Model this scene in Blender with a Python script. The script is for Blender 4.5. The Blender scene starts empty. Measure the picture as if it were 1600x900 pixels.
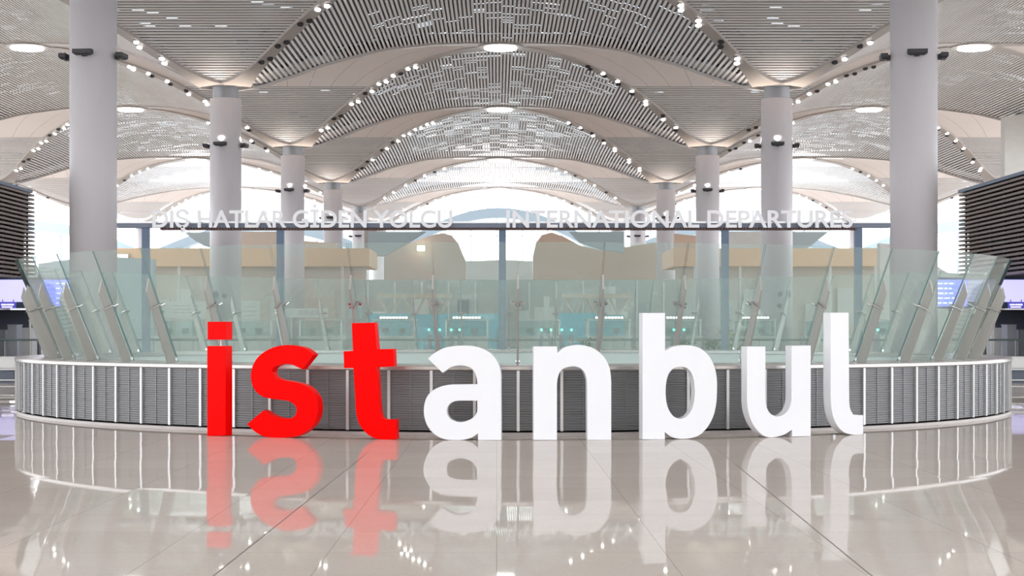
import bpy, bmesh, math, random
from mathutils import Vector, Matrix
random.seed(7)
C = bpy.context.scene.collection
sc = bpy.context.scene

# ------------------------------------------------------------------ camera, sky, exposure
F = 2624.0; VX = 776.0; HY = 513.0; EYE = 1.6
cam_d = bpy.data.cameras.new('camera'); cam = bpy.data.objects.new('camera', cam_d); C.objects.link(cam)
cam_d.sensor_width = 36; cam_d.lens = F/1600*36
cam_d.shift_x = (800-VX)/1600; cam_d.shift_y = (HY-450)/1600
cam_d.clip_end = 2000
cam.location = (0, 0, EYE); cam.rotation_euler = (math.pi/2, 0, 0)
sc.camera = cam
w = bpy.data.worlds.new('world'); sc.world = w; w.use_nodes = True
bg = w.node_tree.nodes['Background']
bg.inputs[0].default_value = (0.93, 0.96, 1.0, 1); bg.inputs[1].default_value = 2.3
vs = sc.view_settings
vs.view_transform = 'Standard'; vs.look = 'None'; vs.gamma = 1; vs.use_curve_mapping = False; vs.exposure = 0.82

def P(px, py, Y): return ((px-VX)/F*Y, Y, EYE+(HY-py)/F*Y)
def PX(px, Y): return (px-VX)/F*Y
def PZ(py, Y): return EYE+(HY-py)/F*Y

# ------------------------------------------------------------------ materials
def mat(name, col, rough=0.5, metal=0.0, emit=None, es=0, noise=None, spec=None, coat=0):
    m = bpy.data.materials.new(name); m.use_nodes = True
    nt = m.node_tree; b = nt.nodes['Principled BSDF']
    b.inputs['Base Color'].default_value = (*col, 1); b.inputs['Roughness'].default_value = rough
    b.inputs['Metallic'].default_value = metal
    if spec is not None: b.inputs['Specular IOR Level'].default_value = spec
    if coat: b.inputs['Coat Weight'].default_value = coat; b.inputs['Coat Roughness'].default_value = 0.03
    if emit: b.inputs['Emission Color'].default_value = (*emit, 1); b.inputs['Emission Strength'].default_value = es
    if noise:
        sx, sy, sz, amt = noise
        tc = nt.nodes.new('ShaderNodeTexCoord'); mp = nt.nodes.new('ShaderNodeMapping'); mp.inputs['Scale'].default_value = (sx, sy, sz)
        n = nt.nodes.new('ShaderNodeTexNoise'); n.inputs['Detail'].default_value = 4
        r = nt.nodes.new('ShaderNodeMix'); r.data_type = 'RGBA'
        r.inputs[6].default_value = (*[c*(1-amt) for c in col], 1); r.inputs[7].default_value = (*[min(1, c*(1+amt)) for c in col], 1)
        nt.links.new(tc.outputs['Object'], mp.inputs[0]); nt.links.new(mp.outputs[0], n.inputs['Vector'])
        nt.links.new(n.outputs['Fac'], r.inputs[0]); nt.links.new(r.outputs[2], b.inputs['Base Color'])
    return m

M = {}
M['slat'] = mat('slat_enamel', (0.81, 0.785, 0.78), 0.45, noise=(.1, .1, .1, .05))
M['plate'] = mat('ceiling_plate', (0.86, 0.80, 0.775), 0.5, noise=(.05, .05, .05, .05))
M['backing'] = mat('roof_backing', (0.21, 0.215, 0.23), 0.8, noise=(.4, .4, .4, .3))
M['rib'] = mat('rib_paint', (0.45, 0.415, 0.395), 0.4, noise=(.3, .3, .3, .06))
M['column'] = mat('column_paint', (0.64, 0.625, 0.66), 0.45, noise=(.6, .6, .15, .03))
M['collar'] = mat('collar_metal', (0.30, 0.31, 0.33), 0.4, 0.5)
M['dark'] = mat('dark_metal', (0.05, 0.05, 0.055), 0.5, 0.3)
M['lamp'] = mat('lamp_glow', (1, 1, 1), 0.5, emit=(1, 0.95, 0.93), es=9)
M['disc'] = mat('disc_lamp', (1, 1, 1), 0.5, emit=(1, 0.96, 0.92), es=5)
M['red'] = mat('red_gloss', (0.93, 0.0, 0.0), 0.3, spec=.06, noise=(1, 1, 1, .03))
M['white'] = mat('white_paint', (0.80, 0.81, 0.84), 0.35, noise=(.7, .7, .7, .015))
M['rod'] = mat('white_rod', (0.85, 0.85, 0.85), 0.4)
M['steel'] = mat('brushed_steel', (0.20, 0.20, 0.205), 0.5, 0.6, noise=(.6, .6, 30, .22))
M['post'] = mat('satin_post', (0.62, 0.63, 0.63), 0.3, 0.6)
M['kick'] = mat('kick_plate', (0.46, 0.43, 0.415), 0.45, 0.3)
M['seam'] = mat('seam_metal', (0.23, 0.23, 0.235), 0.4, 0.75)
M['cap'] = mat('cap_steel', (0.50, 0.485, 0.475), 0.25, 0.75)
M['fin'] = mat('fin_steel', (0.34, 0.325, 0.30), 0.4, 0.25)
M['edge'] = mat('glass_edge', (0.10, 0.20, 0.19), 0.3)
M['chrome'] = mat('chrome', (0.75, 0.75, 0.76), 0.15, 1.0)
M['inner'] = mat('inner_parapet', (0.66, 0.73, 0.72), 0.5)
M['bluesteel'] = mat('blue_steel', (0.11, 0.16, 0.24), 0.45, 0.2)
M['beam'] = mat('beam_paint', (0.17, 0.20, 0.27), 0.45)
M['beamred'] = mat('beam_underside', (0.14, 0.085, 0.08), 0.6)
M['sign'] = mat('sign_letter', (0.74, 0.75, 0.79), 0.35, emit=(1, 1, 1), es=.06)  # faint emission added to keep the lettering pale
M['louver'] = mat('louver_brown', (0.19, 0.145, 0.125), 0.5, noise=(.3, .3, 2, .35))
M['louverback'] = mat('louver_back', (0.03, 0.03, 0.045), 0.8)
M['wood'] = mat('wood_cladding', (0.80, 0.54, 0.34), 0.5, noise=(.05, 1, 4, .10))
M['beige'] = mat('beige_plaster', (0.68, 0.61, 0.54), 0.6, noise=(.1, .1, .1, .08))
M['warm'] = mat('warm_plaster', (0.68, 0.53, 0.42), 0.6)
M['greywall'] = mat('grey_wall', (0.66, 0.70, 0.70), 0.6, noise=(.2, .2, .2, .1))
M['palewall'] = mat('pale_wall', (0.72, 0.72, 0.70), 0.6, noise=(.2, .2, .5, .08))
M['tealgrey'] = mat('teal_canopy', (0.45, 0.56, 0.60), 0.5)
M['archblue'] = mat('arch_blue', (0.36, 0.46, 0.54), 0.5)
M['teal'] = mat('teal_panel', (0.12, 0.60, 0.78), 0.4, noise=(.3, .3, .3, .2))
M['counter'] = mat('counter_white', (0.78, 0.80, 0.78), 0.4)
M['lightbox'] = mat('lightbox', (1, 1, 1), 0.5, emit=(.95, .97, 1), es=3.0)
M['screen'] = mat('lavender_screen', (.2, .2, .5), 0.3, emit=(0.17, 0.19, 0.90), es=1.9)
M['screenpale'] = mat('pale_screen', (.5, .5, .7), 0.3, emit=(0.47, 0.45, 0.80), es=.8)
M['screendark'] = mat('indigo_screen', (.05, .05, .2), 0.3, emit=(0.08, 0.07, 0.45), es=0.6)
M['glyph'] = mat('screen_text', (1, 1, 1), 0.5, emit=(1, 1, 1), es=1.3)
M['green'] = mat('green_sign', (0.02, 0.45, 0.25), 0.4, emit=(0.03, 0.6, 0.35), es=.4)
M['led'] = mat('green_led', (0, 1, .6), 0.4, emit=(0.1, 1, 0.6), es=4)
M['redled'] = mat('red_cap', (0.6, 0.02, 0.02), 0.4)
M['rail'] = mat('rail_metal', (0.16, 0.22, 0.21), 0.4, 0.3)
M['baluster'] = mat('baluster_metal', (0.45, 0.52, 0.52), 0.4, 0.3)
M['icon'] = mat('icon_grey', (0.18, 0.22, 0.24), 0.6)
M['leaf'] = mat('leaf', (0.10, 0.22, 0.06), 0.6, noise=(3, 3, 3, .5))
M['leafy'] = mat('leaf_yellow', (0.45, 0.40, 0.06), 0.6, noise=(3, 3, 3, .4))
M['kiosk'] = mat('kiosk_grey', (0.36, 0.38, 0.42), 0.5)
M['slate'] = mat('slate_panel', (0.10, 0.12, 0.16), 0.5)
M['joint'] = mat('joint_grout', (0.22, 0.20, 0.18), 0.5)
M['mullion'] = mat('mullion', (0.45, 0.50, 0.62), 0.5)

def glass_mat(name, tint, veil, veilcol, ior=1.45):  # pale diffuse share is a haze built into the panes to brighten them
    m = bpy.data.materials.new(name); m.use_nodes = True; nt = m.node_tree; nt.nodes.clear()
    out = nt.nodes.new('ShaderNodeOutputMaterial'); t = nt.nodes.new('ShaderNodeBsdfTransparent'); t.inputs[0].default_value = (*tint, 1)
    g = nt.nodes.new('ShaderNodeBsdfGlossy'); g.inputs['Roughness'].default_value = 0.02
    d = nt.nodes.new('ShaderNodeBsdfDiffuse'); d.inputs[0].default_value = (*veilcol, 1)
    ge = nt.nodes.new('ShaderNodeNewGeometry'); dp = nt.nodes.new('ShaderNodeVectorMath'); dp.operation = 'DOT_PRODUCT'
    nt.links.new(ge.outputs['Normal'], dp.inputs[0]); nt.links.new(ge.outputs['Incoming'], dp.inputs[1])
    def ma(op, a, b_):
        n = nt.nodes.new('ShaderNodeMath'); n.operation = op
        for i, v in enumerate((a, b_)):
            if v is None: continue
            if hasattr(v, 'links'): nt.links.new(v, n.inputs[i])
            else: n.inputs[i].default_value = v
        return n.outputs[0]
    f = ma('MULTIPLY_ADD', ma('POWER', ma('SUBTRACT', 1.0, ma('ABSOLUTE', dp.outputs['Value'], None)), 5.0), .96); f.node.inputs[2].default_value = .035
    m1 = nt.nodes.new('ShaderNodeMixShader'); m1.inputs[0].default_value = veil
    m2 = nt.nodes.new('ShaderNodeMixShader')
    nt.links.new(t.outputs[0], m1.inputs[1]); nt.links.new(d.outputs[0], m1.inputs[2])
    nt.links.new(f, m2.inputs[0]); nt.links.new(m1.outputs[0], m2.inputs[1]); nt.links.new(g.outputs[0], m2.inputs[2])
    nt.links.new(m2.outputs[0], out.inputs[0]); return m
M['glass'] = glass_mat('barrier_glass', (0.92, 0.965, 0.95), 0.085, (0.80, 0.93, 0.90))
M['cabin'] = glass_mat('cabin_glass', (0.75, 0.88, 0.88), 0.10, (0.5, 0.7, 0.72))

def floor_mat():
    m = bpy.data.materials.new('polished_stone_floor'); m.use_nodes = True; nt = m.node_tree; b = nt.nodes['Principled BSDF']; L = nt.links.new
    geo = nt.nodes.new('ShaderNodeNewGeometry')
    n = nt.nodes.new('ShaderNodeTexNoise'); n.inputs['Scale'].default_value = 1.3; n.inputs['Detail'].default_value = 8; n.inputs['Roughness'].default_value = .7
    n2 = nt.nodes.new('ShaderNodeTexNoise'); n2.inputs['Scale'].default_value = 28; n2.inputs['Detail'].default_value = 3
    L(geo.outputs['Position'], n.inputs['Vector']); L(geo.outputs['Position'], n2.inputs['Vector'])
    mx = nt.nodes.new('ShaderNodeMix'); mx.data_type = 'RGBA'; mx.inputs[6].default_value = (0.50, 0.445, 0.395, 1); mx.inputs[7].default_value = (0.70, 0.635, 0.58, 1)
    ad = nt.nodes.new('ShaderNodeMath'); ad.operation = 'MULTIPLY_ADD'; ad.inputs[1].default_value = .5
    L(n2.outputs['Fac'], ad.inputs[0]); 
    m3 = nt.nodes.new('ShaderNodeMath'); m3.operation = 'MULTIPLY'; m3.inputs[1].default_value = .5; L(n.outputs['Fac'], m3.inputs[0]); L(m3.outputs[0], ad.inputs[2])
    L(ad.outputs[0], mx.inputs[0])
    br = nt.nodes.new('ShaderNodeTexBrick'); br.inputs['Scale'].default_value = 1; br.inputs['Brick Width'].default_value = 1.2; br.inputs['Row Height'].default_value = 1.2
    br.inputs['Mortar Size'].default_value = .003; br.offset = 0; br.inputs['Color1'].default_value = (1, 1, 1, 1); br.inputs['Color2'].default_value = (.94, .94, .94, 1); br.inputs['Mortar'].default_value = (.62, .60, .58, 1)
    L(geo.outputs['Position'], br.inputs['Vector'])
    mm = nt.nodes.new('ShaderNodeMix'); mm.data_type = 'RGBA'; mm.blend_type = 'MULTIPLY'; mm.inputs[0].default_value = 1
    L(mx.outputs[2], mm.inputs[6]); L(br.outputs['Color'], mm.inputs[7]); L(mm.outputs[2], b.inputs['Base Color'])
    # each slab lies a hair out of level, so reflections step from slab to slab
    sn = nt.nodes.new('ShaderNodeVectorMath'); sn.operation = 'SNAP'; sn.inputs[1].default_value = (1.2, 1.2, 100)
    L(geo.outputs['Position'], sn.inputs[0])
    wn = nt.nodes.new('ShaderNodeTexWhiteNoise'); L(sn.outputs[0], wn.inputs['Vector'])
    su = nt.nodes.new('ShaderNodeVectorMath'); su.operation = 'SUBTRACT'; su.inputs[1].default_value = (.5, .5, .5); L(wn.outputs['Color'], su.inputs[0])
    sl = nt.nodes.new('ShaderNodeVectorMath'); sl.operation = 'MULTIPLY'; sl.inputs[1].default_value = (.014, .0024, 0); L(su.outputs[0], sl.inputs[0])
    a2 = nt.nodes.new('ShaderNodeVectorMath'); a2.operation = 'ADD'; a2.inputs[1].default_value = (0, 0, 1); L(sl.outputs[0], a2.inputs[0])
    nm = nt.nodes.new('ShaderNodeVectorMath'); nm.operation = 'NORMALIZE'; L(a2.outputs[0], nm.inputs[0]); L(nm.outputs[0], b.inputs['Normal'])
    out = nt.nodes['Material Output']; df = nt.nodes.new('ShaderNodeBsdfDiffuse'); L(mm.outputs[2], df.inputs['Color'])
    ms = nt.nodes.new('ShaderNodeMixShader'); ms.inputs[0].default_value = .36; L(b.outputs[0], ms.inputs[1]); L(df.outputs[0], ms.inputs[2]); L(ms.outputs[0], out.inputs['Surface'])
    b.inputs['Roughness'].default_value = 0.025; b.inputs['IOR'].default_value = 1.5; b.inputs['Specular IOR Level'].default_value = 0.21
    return m
M['floor'] = floor_mat()
def dimmer_sheet(name, t):
    m = bpy.data.materials.new(name); m.use_nodes = True; nt = m.node_tree; nt.nodes.clear()
    out = nt.nodes.new('ShaderNodeOutputMaterial'); a = nt.nodes.new('ShaderNodeBsdfTransparent'); a.inputs[0].default_value = (*t, 1)
    nt.links.new(a.outputs[0], out.inputs[0]); return m
M['sky_dimmer'] = dimmer_sheet('skylight_dimmer', (.32, .35, .37)); M['sky_dimmer2'] = dimmer_sheet('skylight_dimmer_weak', (.45, .50, .53))  # see-through sheets added over the roof openings to temper sky glare

# ------------------------------------------------------------------ helpers
class MB:
    def __init__(s): s.v = []; s.f = []; s.m = []; s.cur = 0
    def add(s, vs, fs):
        k = len(s.v); s.v += [tuple(a) for a in vs]; s.f += [tuple(i+k for i in f) for f in fs]; s.m += [s.cur]*len(fs)
    BF = [(0,3,2,1),(4,5,6,7),(0,1,5,4),(1,2,6,5),(2,3,7,6),(3,0,4,7)]
    def box(s, x0, x1, y0, y1, z0, z1):
        s.add([(x0,y0,z0),(x1,y0,z0),(x1,y1,z0),(x0,y1,z0),(x0,y0,z1),(x1,y0,z1),(x1,y1,z1),(x0,y1,z1)], MB.BF)
    def hexa(s, pts): s.add(pts, MB.BF)
    def cyl(s, c, r, z0, z1, n=24, r2=None):
        r2 = r if r2 is None else r2
        vs = [(c[0]+r*math.cos(2*math.pi*i/n), c[1]+r*math.sin(2*math.pi*i/n), z0) for i in range(n)]
        vs += [(c[0]+r2*math.cos(2*math.pi*i/n), c[1]+r2*math.sin(2*math.pi*i/n), z1) for i in range(n)]
        s.add(vs, [(i, (i+1)%n, n+(i+1)%n, n+i) for i in range(n)]+[tuple(range(n))[::-1], tuple(range(n, 2*n))])
    def tube(s, a, b, r, n=8):
        a = Vector(a); b = Vector(b); d = (b-a).normalized()
        u = d.orthogonal().normalized(); w_ = d.cross(u)
        vs = [a+r*(math.cos(2*math.pi*i/n)*u+math.sin(2*math.pi*i/n)*w_) for i in range(n)]
        vs += [v+(b-a) for v in vs]
        s.add(vs, [(i, (i+1)%n, n+(i+1)%n, n+i) for i in range(n)]+[tuple(range(n))[::-1], tuple(range(n, 2*n))])
    def revolve(s, prof, c, n, a0=0, a1=2*math.pi):
        full = abs(a1-a0-2*math.pi) < 1e-6; k = len(prof); cols = n if full else n+1
        vs = [(c[0]+r*math.sin(a0+(a1-a0)*i/n), c[1]-r*math.cos(a0+(a1-a0)*i/n), z) for i in range(cols) for r, z in prof]
        fs = [(i*k+j, ((i+1)%cols)*k+j, ((i+1)%cols)*k+j+1, i*k+j+1) for i in range(n) for j in range(k-1)]
        s.add(vs, fs)
    def build(s, name, mats, parent=None, origin=(0,0,0), smooth=False):
        me = bpy.data.meshes.new(name)
        me.from_pydata([(a[0]-origin[0], a[1]-origin[1], a[2]-origin[2]) for a in s.v], [], s.f)
        if not isinstance(mats, (list, tuple)): mats = [mats]
        for m in mats: me.materials.append(m)
        me.polygons.foreach_set('material_index', s.m)
        if smooth: me.polygons.foreach_set('use_smooth', [True]*len(me.polygons))
        bm = bmesh.new(); bm.from_mesh(me); bmesh.ops.recalc_face_normals(bm, faces=bm.faces); bm.to_mesh(me); bm.free()
        me.update()
        o = bpy.data.objects.new(name, me); C.objects.link(o)
        if parent: o.parent = parent
        else: o.location = origin
        return o
def tag(o, label, cat, group=None):
    o['label'] = label; o['category'] = cat
    if group: o['group'] = group
    return o
def struct(o): o['kind'] = 'structure'; return o
def thing(name, loc, label, cat, group=None, rz=0):
    o = bpy.data.objects.new(name, None); C.objects.link(o); o.location = loc; o.rotation_euler.z = rz; o.empty_display_size = .2
    return tag(o, label, cat, group)
def copy_tree(o, parent=None):
    c = o.copy(); C.objects.link(c)
    if parent: c.parent = parent
    for ch in list(o.children): copy_tree(ch, c)
    return c
def prism(mb, poly, Y0, Y1):
    """polygon given as (x, z) extruded along y from Y0 to Y1 (convex or star shaped via bmesh fill later)"""
    n = len(poly)
    mb.add([(x, Y0, z) for x, z in poly]+[(x, Y1, z) for x, z in poly],
           [tuple(range(n)), tuple(range(n, 2*n))[::-1]]+[(i, (i+1)%n, n+(i+1)%n, n+i) for i in range(n)])
def interp(tab, x):
    if x <= tab[0][0]: return tab[0][1]
    for (a, b), (c, d) in zip(tab, tab[1:]):
        if x <= c:
            return b+(d-b)*(x-a)/(c-a)
    return tab[-1][1]
def smooth_tab(tab, n=160):
    lo, hi = tab[0][0], tab[-1][0]; xs = [lo+(hi-lo)*i/n for i in range(n+1)]; ys = [interp(tab, x) for x in xs]
    for _ in range(30):
        ys = [ys[0]]+[(ys[i-1]+2*ys[i]+ys[i+1])/4 for i in range(1, n)]+[ys[-1]]
    return list(zip(xs, ys))

# ------------------------------------------------------------------ floor
mb = MB(); mb.add([(-140, -42, 0), (140, -42, 0), (140, 300, 0), (-140, 300, 0)], [(0, 1, 2, 3)])
struct(mb.build('floor', M['floor']))
for k, (a, b) in enumerate([((-1.86, 9.0), (-1.66, 21.5)), ((2.30, 8.0), (3.30, 31.0))]):
    mb = MB(); mb.box(-.006, .006, 0, 1, 0, .0008)
    d = Vector((b[0]-a[0], b[1]-a[1])); o = mb.build('trim_%d' % (k+1), M['joint']); o.scale.y = d.length
    o.location = (a[0], a[1], 0); o.rotation_euler.z = -math.atan2(d.x, d.y); struct(o)

mb = MB(); mb.box(-110, 110, -42.4, -42, 0, 10.5)  # unseen rear wall, added to cut frontal light on letters and parapet
struct(mb.build('wall_back', M['beige']))
# ------------------------------------------------------------------ vaulted slat ceiling: 36 m bays
BAY = 36.0; XC = 0.3; HALF = 18.0; ROWY = {i: 73.7+36.0*i for i in range(-2, 6)}
CAPZ = 17.3
prof_t = smooth_tab([(0,17.3),(1.2,17.35),(2,17.8),(4,18.95),(5.4,19.85),(7.5,20.9),(9,21.6),(11,22.2),(13,22.7),(15.5,23.0),(18,23.1)])
c_t = smooth_tab([(0,0),(2,2.7),(4,5.4),(8,10.6),(11,13.6),(13,15.2),(15,16.4),(16.5,17.2),(18,18)])
ci_t = [(b, a) for a, b in c_t]
AMP = [1, 1, 1, 1, .76, .69]
AMP_T = [(0, 1), (179, 1), (200, .77), (236, .69), (300, .66)]
def ampy(y): return interp(AMP_T, y)
def prof(o, amp=1): return CAPZ+(interp(prof_t, max(0, min(18, o)))-CAPZ)*amp
def cc(o): return interp(c_t, max(0, min(18, o)))
def cinv(o): return interp(ci_t, max(0, min(18, o)))
PITCH = .28; SW = .165; ST = .035; RIBW = .42
def ceiling_band(xc, r):
    """barrel part straddling a column row: slats run away from the viewer"""
    Y = ROWY[r]; amp = ampy(Y); mb = MB(); back = MB(); n = int(36/PITCH)
    for i in range(n):
        x = -18+PITCH*(i+.5); o = 18-abs(x)
        if o < 1.3: continue
        L = cc(o)-.35; e = .05
        dz = (prof(18-abs(x+e), amp)-prof(18-abs(x-e), amp))/(2*e); z = prof(o, amp)
        t = Vector((1, 0, dz)).normalized(); nn = Vector((-t.z, 0, t.x)); p = Vector((xc+x, 0, z))
        q = [p-t*SW/2, p+t*SW/2, p+t*SW/2+nn*ST, p-t*SW/2+nn*ST]
        for y0, y1 in ((Y-L, Y), (Y, Y+L)):
            d0 = prof(o, ampy(y0))-z; d1 = prof(o, ampy(y1))-z
            mb.hexa([(q[0].x, y0, q[0].z+d0), (q[1].x, y0, q[1].z+d0), (q[1].x, y1, q[1].z+d1), (q[0].x, y1, q[0].z+d1),
                     (q[3].x, y0, q[3].z+d0), (q[2].x, y0, q[2].z+d0), (q[2].x, y1, q[2].z+d1), (q[3].x, y1, q[3].z+d1)])
    struct(mb.build('ceiling', M['slat']))
    if r >= 4: return
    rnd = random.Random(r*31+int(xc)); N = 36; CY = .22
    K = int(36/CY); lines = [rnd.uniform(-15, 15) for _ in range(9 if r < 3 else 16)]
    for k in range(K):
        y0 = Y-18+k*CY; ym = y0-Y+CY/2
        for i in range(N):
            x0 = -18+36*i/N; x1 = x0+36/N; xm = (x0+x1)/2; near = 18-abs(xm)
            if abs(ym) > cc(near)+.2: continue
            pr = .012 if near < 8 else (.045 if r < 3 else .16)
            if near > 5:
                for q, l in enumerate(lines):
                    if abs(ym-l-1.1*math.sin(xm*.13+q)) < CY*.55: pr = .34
            if rnd.random() < pr: continue  # skipped cells open to the sky, patterned to give bright streaks
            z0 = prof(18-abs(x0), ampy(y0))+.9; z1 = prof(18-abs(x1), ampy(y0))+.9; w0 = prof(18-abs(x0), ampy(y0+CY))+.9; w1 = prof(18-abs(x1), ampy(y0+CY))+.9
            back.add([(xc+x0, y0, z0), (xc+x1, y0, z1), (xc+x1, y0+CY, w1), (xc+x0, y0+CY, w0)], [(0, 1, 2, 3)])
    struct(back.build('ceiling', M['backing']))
    if r < 0: return
    gl = MB()  # added dimming sheet above the openings, softer glare through the slats
    for i in range(24):
        x0 = -18+1.5*i; x1 = x0+1.5; L = cc(18-min(abs(x0), abs(x1)))+.3
        gl.add([(xc+x0, Y-L, prof(18-abs(x0))+1.3), (xc+x1, Y-L, prof(18-abs(x1))+1.3), (xc+x1, Y+L, prof(18-abs(x1))+1.3), (xc+x0, Y+L, prof(18-abs(x0))+1.3)], [(0, 1, 2, 3)])
    struct(gl.build('window_%d' % (20+r*3+int(xc > 0)+int(xc > 30)), M['sky_dimmer' if r < 3 else 'sky_dimmer2']))
def ceiling_spandrel(xcol, r, side):
    """half of the part between two columns of one line; side -1: in front of row r, +1: behind it"""
    Y = ROWY[r]; mb = MB(); back = MB(); plate = MB(); n = int(18/PITCH); e = .05
    SOL = 10.4
    for i in range(n):
        oy = PITCH*(i+.5)
        if oy < 1.4 or oy > SOL: continue
        o = cinv(oy); W = o-.30; amp = ampy(Y+side*oy)
        dz = (prof(cinv(oy+e), amp)-prof(cinv(oy-e), amp))/(2*e)*side; z = prof(o, amp)
        t = Vector((0, 1, dz)).normalized(); nn = Vector((0, -t.z, t.y)); p = Vector((0, Y+side*oy, z))
        q = [p-t*SW/2, p+t*SW/2, p+t*SW/2+nn*ST, p-t*SW/2+nn*ST]; x0, x1 = xcol-W, xcol+W
        mb.hexa([(x0, q[0].y, q[0].z), (x1, q[0].y, q[0].z), (x1, q[1].y, q[1].z), (x0, q[1].y, q[1].z),
                 (x0, q[3].y, q[3].z), (x1, q[3].y, q[3].z), (x1, q[2].y, q[2].z), (x0, q[2].y, q[2].z)])
    struct(mb.build('ceiling', M['slat']))
    # closed plate towards the crown, in jointed panels
    K = 14
    for k in range(K):
        a = SOL+(17.95-SOL)*k/K; b = SOL+(17.95-SOL)*(k+1)/K
        wa = cinv(a)-.1; wb = cinv(b)-.1; za = prof(cinv(a), ampy(Y+side*a)); zb = prof(cinv(b), ampy(Y+side*b))
        N = 9
        for j in range(N):
            g = .012
            fa, fb = -1+2*j/N, -1+2*(j+1)/N
            plate.add([(xcol+wa*fa+g, Y+side*a, za), (xcol+wa*fb-g, Y+side*a, za), (xcol+wb*fb-g, Y+side*b, zb), (xcol+wb*fa+g, Y+side*b, zb)], [(0, 1, 2, 3)])
    struct(plate.build('ceiling', M['plate']))
    rnd = random.Random(r*77+int(xcol)*3+side)
    K = 72
    for k in range(K):
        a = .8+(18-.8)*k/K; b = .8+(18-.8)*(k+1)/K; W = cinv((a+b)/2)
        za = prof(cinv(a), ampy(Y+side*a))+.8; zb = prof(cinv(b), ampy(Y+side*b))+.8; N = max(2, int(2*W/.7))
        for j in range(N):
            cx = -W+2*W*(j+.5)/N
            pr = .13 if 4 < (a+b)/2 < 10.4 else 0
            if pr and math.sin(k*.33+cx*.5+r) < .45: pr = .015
            if rnd.random() < pr: continue  # openings scattered so that sky sparkles between the slats
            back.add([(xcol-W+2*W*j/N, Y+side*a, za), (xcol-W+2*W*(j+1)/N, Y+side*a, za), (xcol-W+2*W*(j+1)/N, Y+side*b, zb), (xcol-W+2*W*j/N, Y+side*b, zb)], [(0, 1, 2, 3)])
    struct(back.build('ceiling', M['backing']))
    if r < 0: return
    gl = MB()  # same added glare-dimming sheet over the spandrel openings
    for k in range(12):
        a = 18*k/12; b = a+1.5; W = cinv(b)+.2
        gl.add([(xcol-W, Y+side*a, prof(cinv(a))+1.2), (xcol+W, Y+side*a, prof(cinv(a))+1.2), (xcol+W, Y+side*b, prof(cinv(b))+1.2), (xcol-W, Y+side*b, prof(cinv(b))+1.2)], [(0, 1, 2, 3)])
    struct(gl.build('window_%d' % (60+r), M['sky_dimmer']))

BX = {-2: XC-72, -1: XC-36, 0: XC, 1: XC+36, 2: XC+72}
for r in range(-2, 6):  # rows below zero: unseen ceiling, added to cut sky light on the letters
    js = (-2, -1, 0, 1, 2) if r in (3, 4) else (-1, 0, 1)
    for j in js: ceiling_band(BX[j], r)
COLX = {-3: XC-54, -1: XC-18, 1: XC+18, 3: XC+54}
for r in range(-2, 6):
    for j in (-3, -1, 1, 3):
        for side in (-1, 1):
            if r == 5 and side == 1: continue
            ceiling_spandrel(COLX[j], r, side)

# ---- ribs along the groins, with their spotlights
WHERE_R = ['nearest', 'second', 'third', 'fourth', 'fifth', 'sixth']
SIDE_W = {-3: 'far left', -1: 'left', 1: 'right', 3: 'far right'}
def spot_proto():
    mb = MB(); mb.cur = 0; mb.cyl((0, 0), .20, -.02, .12, 12); mb.cur = 1; mb.cyl((0, 0), .18, -.05, -.021, 12)
    return mb.build('spotlight', [M['dark'], M['lamp']])
SPOT = spot_proto(); SPOT_ME = SPOT.data; bpy.data.objects.remove(SPOT)
OFFME = SPOT_ME.copy(); OFFME.materials.clear(); OFFME.materials.append(M['dark']); OFFME.materials.append(M['dark'])
def rib(j, r, sx, side):
    xcol = COLX[j]; Y = ROWY[r]; org = (xcol, Y, CAPZ)
    mb = MB(); N = 40; L = []
    for k in range(N+1):
        o = .75+(17.2-.75)*k/N
        p = Vector((xcol+sx*o, Y+side*cc(o), prof(o, ampy(Y+side*cc(o)))-.05)); L.append((o, p))
    V = []
    for k, (o, p) in enumerate(L):
        a = L[max(0, k-1)][1]; b = L[min(N, k+1)][1]; t = (b-a).normalized()
        h = Vector((0, 0, 1)).cross(t); h.normalize()
        wd = RIBW+.75*max(0, 1-(o-.75)/2.2)**2 if o < 3 else RIBW
        if o > 14: wd = RIBW+(o-14)*.14
        V.append((p-h*wd, p+h*wd, p+h*wd+Vector((0, 0, .22)), p-h*wd+Vector((0, 0, .22)), t, h, p))
    for A, B in zip(V, V[1:]):
        mb.hexa([A[0], A[1], B[1], B[0], A[3], A[2], B[2], B[3]])
    # end of the arm lies on the lamp ring at the crown
    o = mb.build('ceiling_rib', M['rib'], None, org)
    nb = 'towards the viewer' if side < 0 else 'away from the viewer'
    tag(o, 'ceiling rib rising %s %s from %s column of %s row' % ('leftwards' if sx < 0 else 'rightwards', nb, SIDE_W[j], WHERE_R[r]), 'ceiling rib', 'ribs of the vaulted ceiling')
    if side < 0 and 1 <= r:
        rnd = random.Random(r*9+j*5+sx)
        k = 6
        for o_ in [3.4+i*1.25 for i in range(7)]:
            idx = min(range(N+1), key=lambda q: abs(L[q][0]-o_)); A = V[idx]
            for s_ in (-1, 1):
                if r >= 4 and s_ < 0: continue
                lit = rnd.random() < (.72 if s_ > 0 else .4)
                sp = bpy.data.objects.new('spotlight', SPOT_ME if lit else OFFME); C.objects.link(sp); sp.parent = o
                q = A[6]+A[5]*s_*.16+A[4]*s_*.28+Vector((0, 0, -.06)); sp.location = q-Vector(org)
                sp.rotation_euler = (math.radians(-25), 0, 0)
for r in range(6):
    for j in (-3, -1, 1, 3):
        for sx in (-1, 1):
            for side in (-1, 1):
                if r == 5 and side == 1: continue
                if abs(j) == 3 and sx*j > 0 and r not in (3, 4): continue
                rib(j, r, sx, side)
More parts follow.
